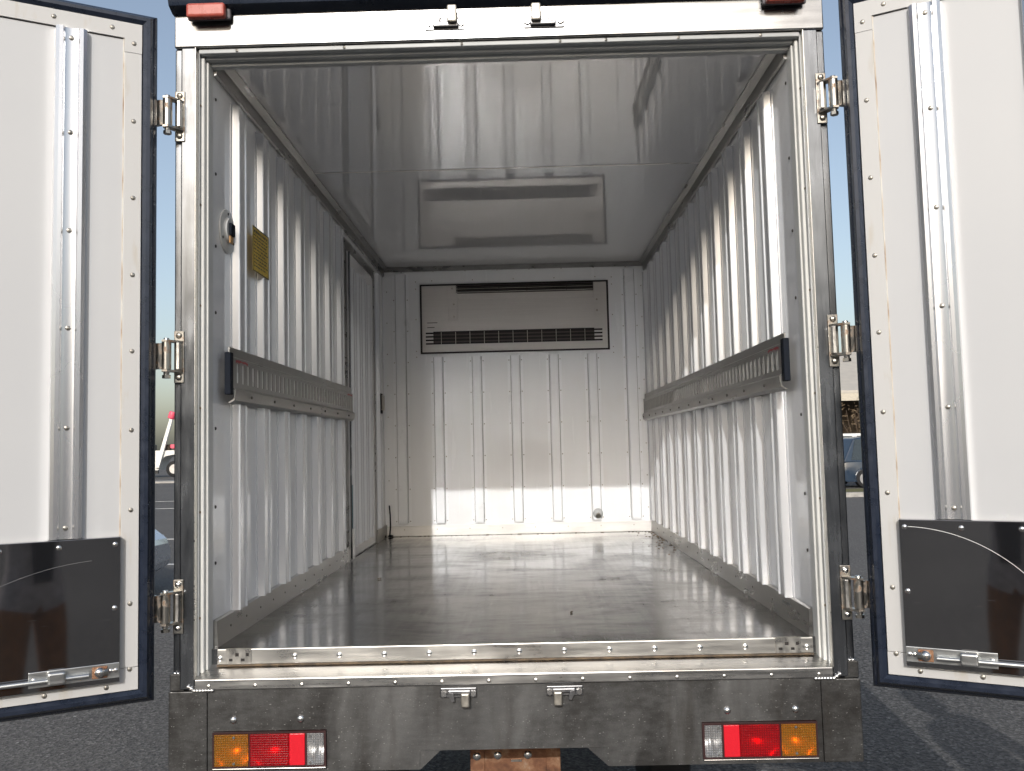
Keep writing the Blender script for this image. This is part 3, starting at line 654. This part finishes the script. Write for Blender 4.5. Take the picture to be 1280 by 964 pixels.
# ---------------------------------------------------------------- people (the photographer behind the lens, and one beside the right door)
def person_mesh(name, bones, cols):
    me = bpy.data.meshes.new(name); keys = list(bones); idx = {k: i for i, k in enumerate(keys)}
    me.from_pydata([bones[k][0] for k in keys], [(idx[k], idx[bones[k][2]]) for k in keys if bones[k][2]], [])
    o = bpy.data.objects.new(name, me); C.objects.link(o)
    sk = o.modifiers.new('skin', 'SKIN'); sk.use_smooth_shade = True; sk.branch_smoothing = .4
    for k in keys:
        r = bones[k][1]; r = r if isinstance(r, tuple) else (r, r)
        me.skin_vertices[0].data[idx[k]].radius = r
    me.skin_vertices[0].data[idx['pelvis']].use_root = True
    su = o.modifiers.new('sub', 'SUBSURF'); su.levels = 2; su.render_levels = 2
    bpy.context.view_layer.update()
    dg = bpy.context.evaluated_depsgraph_get(); nm = bpy.data.meshes.new_from_object(o.evaluated_get(dg)); nm.name = name
    bpy.data.objects.remove(o)
    nm.materials.clear()
    for c in ('jacket_grey', 'trousers_brown', 'shoe_dark', 'skin'): nm.materials.append(M[cols.get(c, c)])
    return nm
def make_person(label, loc, rz, raised, cols):
    B = dict(pelvis=((0, 0, .93), (.165, .115), None), waist=((0, 0, 1.08), (.15, .105), 'pelvis'), chest=((0, .01, 1.28), (.175, .115), 'waist'),
             upper=((0, 0, 1.42), (.12, .08), 'chest'), neck=((0, .005, 1.49), .052, 'upper'), skull=((0, .02, 1.57), (.066, .08), 'neck'), brow=((0, .022, 1.65), (.076, .092), 'skull'), crown=((0, .01, 1.715), (.055, .066), 'brow'),
             chin=((0, .085, 1.555), (.028, .022), 'skull'), nose=((0, .112, 1.615), (.012, .012), 'brow'))
    for s, t in ((-1, 'l'), (1, 'r')):
        B['ear'+t] = ((s*.08, .015, 1.615), (.014, .02), 'brow')
        B['hip'+t] = ((s*.095, 0, .86), (.10, .10), 'pelvis'); B['knee'+t] = ((s*.115, .015, .48), (.07, .072), 'hip'+t); B['calf'+t] = ((s*.12, -.005, .30), (.066, .068), 'knee'+t)
        B['ankle'+t] = ((s*.125, -.02, .085), (.058, .058), 'calf'+t); B['toe'+t] = ((s*.14, .13, .045), (.045, .035), 'ankle'+t)
        B['sh'+t] = ((s*.185, 0, 1.405), (.07, .07), 'upper')
        if raised:
            el, wr = Vector((s*.30, .0, 1.24)), Vector((s*.175, .125, 1.535)); d = Vector((-s*.45, .2, .75)).normalized(); pal = wr+d*.065
            fd = [Vector((-s*.15, .3+.1*k, .6)) for k in range(4)]; thd = Vector((-s*.7, .1, .35))
        else:
            el, wr = Vector((s*.25, -.03, 1.11)), Vector((s*.265, .04, .87)); d = Vector((0, .08, -1)).normalized(); pal = wr+d*.07
            fd = [Vector((-s*.15, .12+.05*k, -1)) for k in range(4)]; thd = Vector((-s*.3, .8, -.6))
        B['el'+t] = (el, (.052, .052), 'sh'+t); B['fore'+t] = ((el+wr)/2, (.047, .047), 'el'+t); B['wr'+t] = (wr, (.030, .030), 'fore'+t); B['palm'+t] = (pal, (.036, .024), 'wr'+t)
        side = Vector((0, .8, -.5)).normalized() if raised else Vector((0, 1, .1)).normalized()
        for k, ln in enumerate((.068, .078, .074, .058)):
            b0 = pal+d*.028+side*(.017-.0115*k)*2.1; dd = fd[k].normalized(); b1 = b0+dd*ln*.5; b2 = b1+(dd+Vector((-s*.7, 0, 0))).normalized()*ln*.5
            B['f%d%s0' % (k, t)] = (b0, .0095, 'palm'+t); B['f%d%s1' % (k, t)] = (b1, .009, 'f%d%s0' % (k, t)); B['f%d%s2' % (k, t)] = (b2, .0075, 'f%d%s1' % (k, t))
        t0 = pal+side*.036-d*.012; B['th%s0' % t] = (t0, .011, 'palm'+t); B['th%s1' % t] = (t0+thd.normalized()*.03, .010, 'th%s0' % t); B['th%s2' % t] = (t0+thd.normalized()*.055, .008, 'th%s1' % t)
    me = person_mesh('person', B, cols)
    for p in me.polygons:
        c = p.center; z = c.z; mi = 0
        arm = abs(c.x) > .19
        if z < .09: mi = 2
        elif z < .84 and not (abs(c.x) > .2 and z > .6): mi = 1
        if z > 1.475: mi = 3
        if raised and c.y > .10 and z > 1.52 and abs(c.x) > .09: mi = 3
        if not raised and abs(c.x) > .2 and .6 < z < .875: mi = 3
        p.material_index = mi; p.use_smooth = True
    o = link('person', me, None, loc, rz); tag(o, label, 'person')
    h = MB(); h.ball((0, -.005, 1.665), .094, .98, 1.12, .95, 20); h.ball((0, -.045, 1.60), .082, .95, .85, 1.05, 16)
    h.bm.verts.ensure_lookup_table()
    for v in h.bm.verts:
        if v.co.y > .055 and v.co.z < 1.69: v.co.y = .055
    h.build('hair', 'hair_black', o)
    e_ = MB()
    for s in (-1, 1): e_.ball((s*.031, .099, 1.628), .010, 1.2, .6, .7, 8)
    for s in (-1, 1): MB().ball((s*.031, .101, 1.630), .010, 1.2, .6, .7, 8).build('eye', 'hair_black', o)
    MB().ball((0, .103, 1.578), .018, 1.3, .4, .28, 8).build('mouth', 'marker_red', o)
    j = MB(); j.prism([(-.05, 0), (.05, 0), (.075, .40), (-.075, .40)], (0, .100, .98), X, Z, Y, .012); 
    for v in j.bm.verts: v.co.y += .012*(1 if v.co.z > 1.2 else 0)
    j.build('jumper', 'jumper_navy', o)
    return o
make_person('person in a grey jacket and brown trousers holding up a phone behind the lens', (CX+.0, -CD-.19, 0), 0, True, {})
make_person('person in a dark jacket standing just outside the right rear door', (2.17, -.52, 0), R(40), False, {'jacket_grey': 'jumper_navy', 'trousers_brown': 'chassis_black'})
ph = thing('phone', 'black phone held level in both hands of the photographer', 'phone', (CX, -CD-.014, FZ+CZ))
MB().box(-.078, .078, -.004, .004, -.037, .037, .004).build('phone_body', 'phone_black', ph)
MB().box(-.072, .072, -.0048, -.0041, -.033, .033).build('screen', 'glass_dark', ph)

# ---------------------------------------------------------------- what stands around
def car(name, label, cat, loc, rz, paint, ln=4.3, wd=1.7, ht=1.45, group=None):
    """lofted car body: nose towards +x"""
    t = thing(name, label, cat, loc, rz, group); n = 15
    prof = [(-.5, .42, .60), (-.49, .30, .86), (-.44, .22, .93), (-.30, .20, .95), (-.1, .19, .95), (.1, .19, .95), (.25, .19, .93), (.38, .20, .84), (.46, .24, .74), (.495, .32, .64), (.5, .40, .58)]
    b = MB(); rings = []
    for fx, z0, z1 in prof:
        x = fx*ln; hw = wd/2*(1-.9*max(0, abs(fx)-.42)**1.3*6); ring = []
        for a, bb in ((-1, z0), (-1, (z0+z1)/2), (-.96, z1-.06), (-.88, z1), (0, z1+.02), (.88, z1), (.96, z1-.06), (1, (z0+z1)/2), (1, z0), (.8, z0-.02), (-.8, z0-.02)): ring.append(b.bm.verts.new((x, a*hw, bb)))
        rings.append(ring)
    for r0, r1 in zip(rings, rings[1:]):
        for i in range(11): b.bm.faces.new((r0[i], r0[(i+1) % 11], r1[(i+1) % 11], r1[i])).smooth = True
    b.bm.faces.new(rings[0]); b.bm.faces.new(rings[-1][::-1]); bmesh.ops.recalc_face_normals(b.bm, faces=b.bm.faces[:])
    body = b.build('body', paint, t)
    c = MB(); tz = ht
    for k in (0,):
        pts = [(-.46*ln, .90), (-.36*ln, tz-.07), (-.26*ln, tz), (.02*ln, tz), (.10*ln, tz-.06), (.27*ln, .90)]
        vs0 = [[c.bm.verts.new((x, s*(wd/2*(.93 if z < 1 else .74)), z)) for x, z in pts] for s in (-1, 1)]
        for i in range(5): c.bm.faces.new((vs0[0][i], vs0[0][i+1], vs0[1][i+1], vs0[1][i]))
        c.bm.faces.new(vs0[0]); c.bm.faces.new(vs0[1][::-1]); bmesh.ops.recalc_face_normals(c.bm, faces=c.bm.faces[:])
        bmesh.ops.bevel(c.bm, geom=c.bm.edges[:], offset=.04, segments=2, profile=.5, affect='EDGES')
    c.build('cabin', paint, t)
    for s in (-1, 1):
        for x0, x1, a0, a1 in ((-.40, -.12, .1, .02), (-.10, .16, .02, .1)):
            g_ = MB(); y0, y1 = s*(wd/2*.925), s*(wd/2*.775)
            q = [(x0*ln, y0, .95), (x1*ln, y0, .95), ((x1-a1)*ln, y1, tz-.10), ((x0+a0*.5)*ln, y1, tz-.10)]
            va = [g_.bm.verts.new(Vector(p)+Vector((0, s*.012, 0))) for p in q]; vb = [g_.bm.verts.new(Vector(p)-Vector((0, s*.02, 0))) for p in q]
            g_.bm.faces.new(va); g_.bm.faces.new(vb[::-1])
            for i in range(4): g_.bm.faces.new((va[i], vb[i], vb[(i+1) % 4], va[(i+1) % 4]))
            bmesh.ops.recalc_face_normals(g_.bm, faces=g_.bm.faces[:]); g_.build('window', 'glass_dark', t, smooth=False)
        for x in (-.31, .32):
            wl = MB().cyl((x*ln, s*(wd/2-.19), .31), (x*ln, s*(wd/2+.012), .31), .31, 26, bev=.03).build('wheel', 'tyre', t)
            MB().cyl((x*ln, s*(wd/2+.0125), .31), (x*ln, s*(wd/2+.02), .31), .20, 20).build('rim', 'rim_grey', wl)
            MB().tube([(x*ln+.36*math.cos(R(a)), s*(wd/2+.004), .31+.36*math.sin(R(a))) for a in range(0, 181, 20)], .022).build('wheel_arch', paint, t)
        MB().box(ln*.46, ln*.485, *sorted((s*.45, s*.72)), .56, .68, .02).build('headlight', 'rim_grey', t)
        MB().box(-ln*.498, -ln*.47, *sorted((s*.50, s*.74)), .70, .84, .02).build('tail_lamp', 'car_red', t)
    return t
car('silver_car', 'silver car parked beside the truck, one end showing past the left door', 'car', (-6.62, 7.45, 0), R(3), 'car_silver', 4.6, 1.8, 1.6)
car('parked_car', 'dark blue car parked beyond the verge in the gap by the right door', 'car', (12.928, 28.617, 0), R(8), 'car_navy', 4.7, 1.8, 1.75)
car('parked_car', 'white car parked behind the dark blue car under the barn roof', 'car', (14.043, 34.304, 0), R(4), 'car_white', 4.3, 1.7, 1.9)
car('parked_car', 'red car parked far back beside the barn wall', 'car', (19.952, 39.879, 0), R(-86), 'car_red', 4.2, 1.7, 2.15)
# white breakdown truck with slanted boom, far left
t = thing('white_truck', 'white tow truck with slanted pink tipped boom seen far off between door and post', 'truck', (-27.435, 64.074, 0), R(4))
b = MB(); b.prism([(-4.6, .55), (-.55, .55), (-.5, .95), (-.35, 1.35), (.0, 1.62), (.55, 1.72), (1.6, 1.72), (1.6, 2.05), (-4.6, 2.05)], (0, 0, 0), X, Z, Y, 2.1); b.build('body', 'car_white', t)
for x0, x1, z0, z1, mt in ((-1.75, -.85, 1.1, 1.7, 'graphic_green'), (-1.85, -.95, .75, 1.35, 'graphic_blue')): MB().box(x0, x1, -.02, -.003 if mt == 'graphic_green' else -.006, z0, z1).build('graphic', mt, t)
MB().prism([(-.72, .75), (-.42, .75), (.62, 4.55), (.40, 4.60)], (0, -.25, 0), X, Z, Y, .22).build('boom', 'car_white', t)
MB().cyl((.42, -.14, 4.45), (.60, -.14, 5.0), .26, 14, bev=.08).build('boom_tip', 'tip_pink', t)
wl = MB().cyl((.65, -.03, .62), (.65, .4, .62), .62, 26, bev=.05).build('wheel', 'tyre', t); MB().cyl((.65, -.05, .62), (.65, -.031, .62), .36, 20).build('rim', 'rim_grey', wl)
wl = MB().cyl((-3.6, -.03, .62), (-3.6, .4, .62), .62, 26, bev=.05).build('wheel', 'tyre', t); MB().cyl((-3.6, -.05, .62), (-3.6, -.031, .62), .36, 20).build('rim', 'rim_grey', wl)
for x in (-2.2, -1.4, -.3, .5): MB().box(x, x+.55, .2, .6, 2.052, 2.5, .05).build('winch', 'print_dark' if x < -1 else 'wall_dark', t)
MB().box(.3, .75, .1, .19, 2.2, 2.5, .05).build('beacon', 'tip_pink', t)
MB().cyl((-.42, .5, 2.05), (-.42, .5, 3.0), .04).build('mast', 'print_dark', t)
MB().box(-2.2, -.6, .1, .3, .30, .548).build('step', 'chassis_black', t)
# barn on the right
t = thing('barn', 'low open barn with pale beige sloping roof behind the parked cars', 'building', (18.949, 49.356, 0), R(0))
MB().prism([(-1, 4.35), (9, 7.6), (9, 7.75), (-1, 4.5)], (-8, 0, 0), Y, Z, X, 26).build('roof', 'roof_beige', t)
MB().box(-8, 18, -1.02, -.9, 3.9, 4.34, .01).build('fascia', 'wall_cream', t)
MB().box(-7, 17, 3.5, 3.7, 0, 5.2).build('wall', 'wall_dark', t)
for x in range(-7, 18, 4): MB().box(x-.12, x+.12, -.85, -.61, 0, 4.35).build('post', 'wall_dark', t)
for i in range(8): MB().box(-8+3.2*i, -7.9+3.2*i, -.88, 8.9, 4.0, 4.2).build('beam', 'wall_cream', t) if i < 3 else None
# bare shrubs in front of the barn
def shrub(x, y, h, label, seed):
    rnd = random.Random(seed); t = thing('bare_shrub', label, 'shrub', (x, y, 0), 0, 'bare shrubs by the barn')
    st, lf = MB(), MB()
    for i in range(26):
        a = rnd.uniform(0, 6.28); sp = rnd.uniform(.2, 1.) ; p = Vector((0, 0, 0)); d = Vector((math.cos(a)*sp*.6, math.sin(a)*sp*.6, 1)).normalized(); pts = [p]
        for k in range(4): d = (d+Vector((rnd.uniform(-.3, .3), rnd.uniform(-.3, .3), .1))).normalized(); p = p+d*h/4*rnd.uniform(.7, 1.1); pts.append(p)
        for q, (u_, v_) in enumerate(zip(pts, pts[1:])): st.cyl(u_, v_, .03-.006*q, 5)
        for k in range(40):
            c = pts[rnd.randint(2, 4)]+Vector((rnd.gauss(0, .22), rnd.gauss(0, .22), rnd.gauss(0, .25))); ax = Vector((rnd.uniform(-1, 1), rnd.uniform(-1, 1), rnd.uniform(-.3, 1)))*.09; bx = Vector((rnd.uniform(-1, 1), rnd.uniform(-1, 1), rnd.uniform(-1, 1)))*.03
            f = [lf.bm.verts.new(c+k_) for k_ in (-ax, bx, ax, -bx)]; lf.bm.faces.new(f)
    st.build('stem', 'bark', t); tag(lf.build('twig', 'twig', t, smooth=False), kind='stuff')
shrub(15.827, 37.983, 3.2, 'bare brown shrub directly behind the dark blue car', 1); shrub(12.928, 38.764, 2.8, 'lower bare shrub left of the tallest one by the barn', 2); shrub(18.503, 38.429, 3.0, 'bare shrub growing nearest the red car by the barn', 3)
# depot behind the photographer, whose dark front the rear posts mirror
t = thing('depot', 'long dark depot building behind the photographer, mirrored in the steel posts', 'building', (-4, -38, 0))
MB().box(-34, 38, -12, 0, 0, 8.9).build('wall', 'depot_wall', t, smooth=False)
MB().box(-34.4, 38.4, -12.4, .4, 8.91, 9.5).build('roof', 'chassis_black', t, smooth=False)
for i in range(9): MB().box(-30+7.6*i, -25.5+7.6*i, .005, .12, .01, 4.6).build('shutter', 'chassis_black' if i % 3 else 'liner_grey', t, smooth=False)
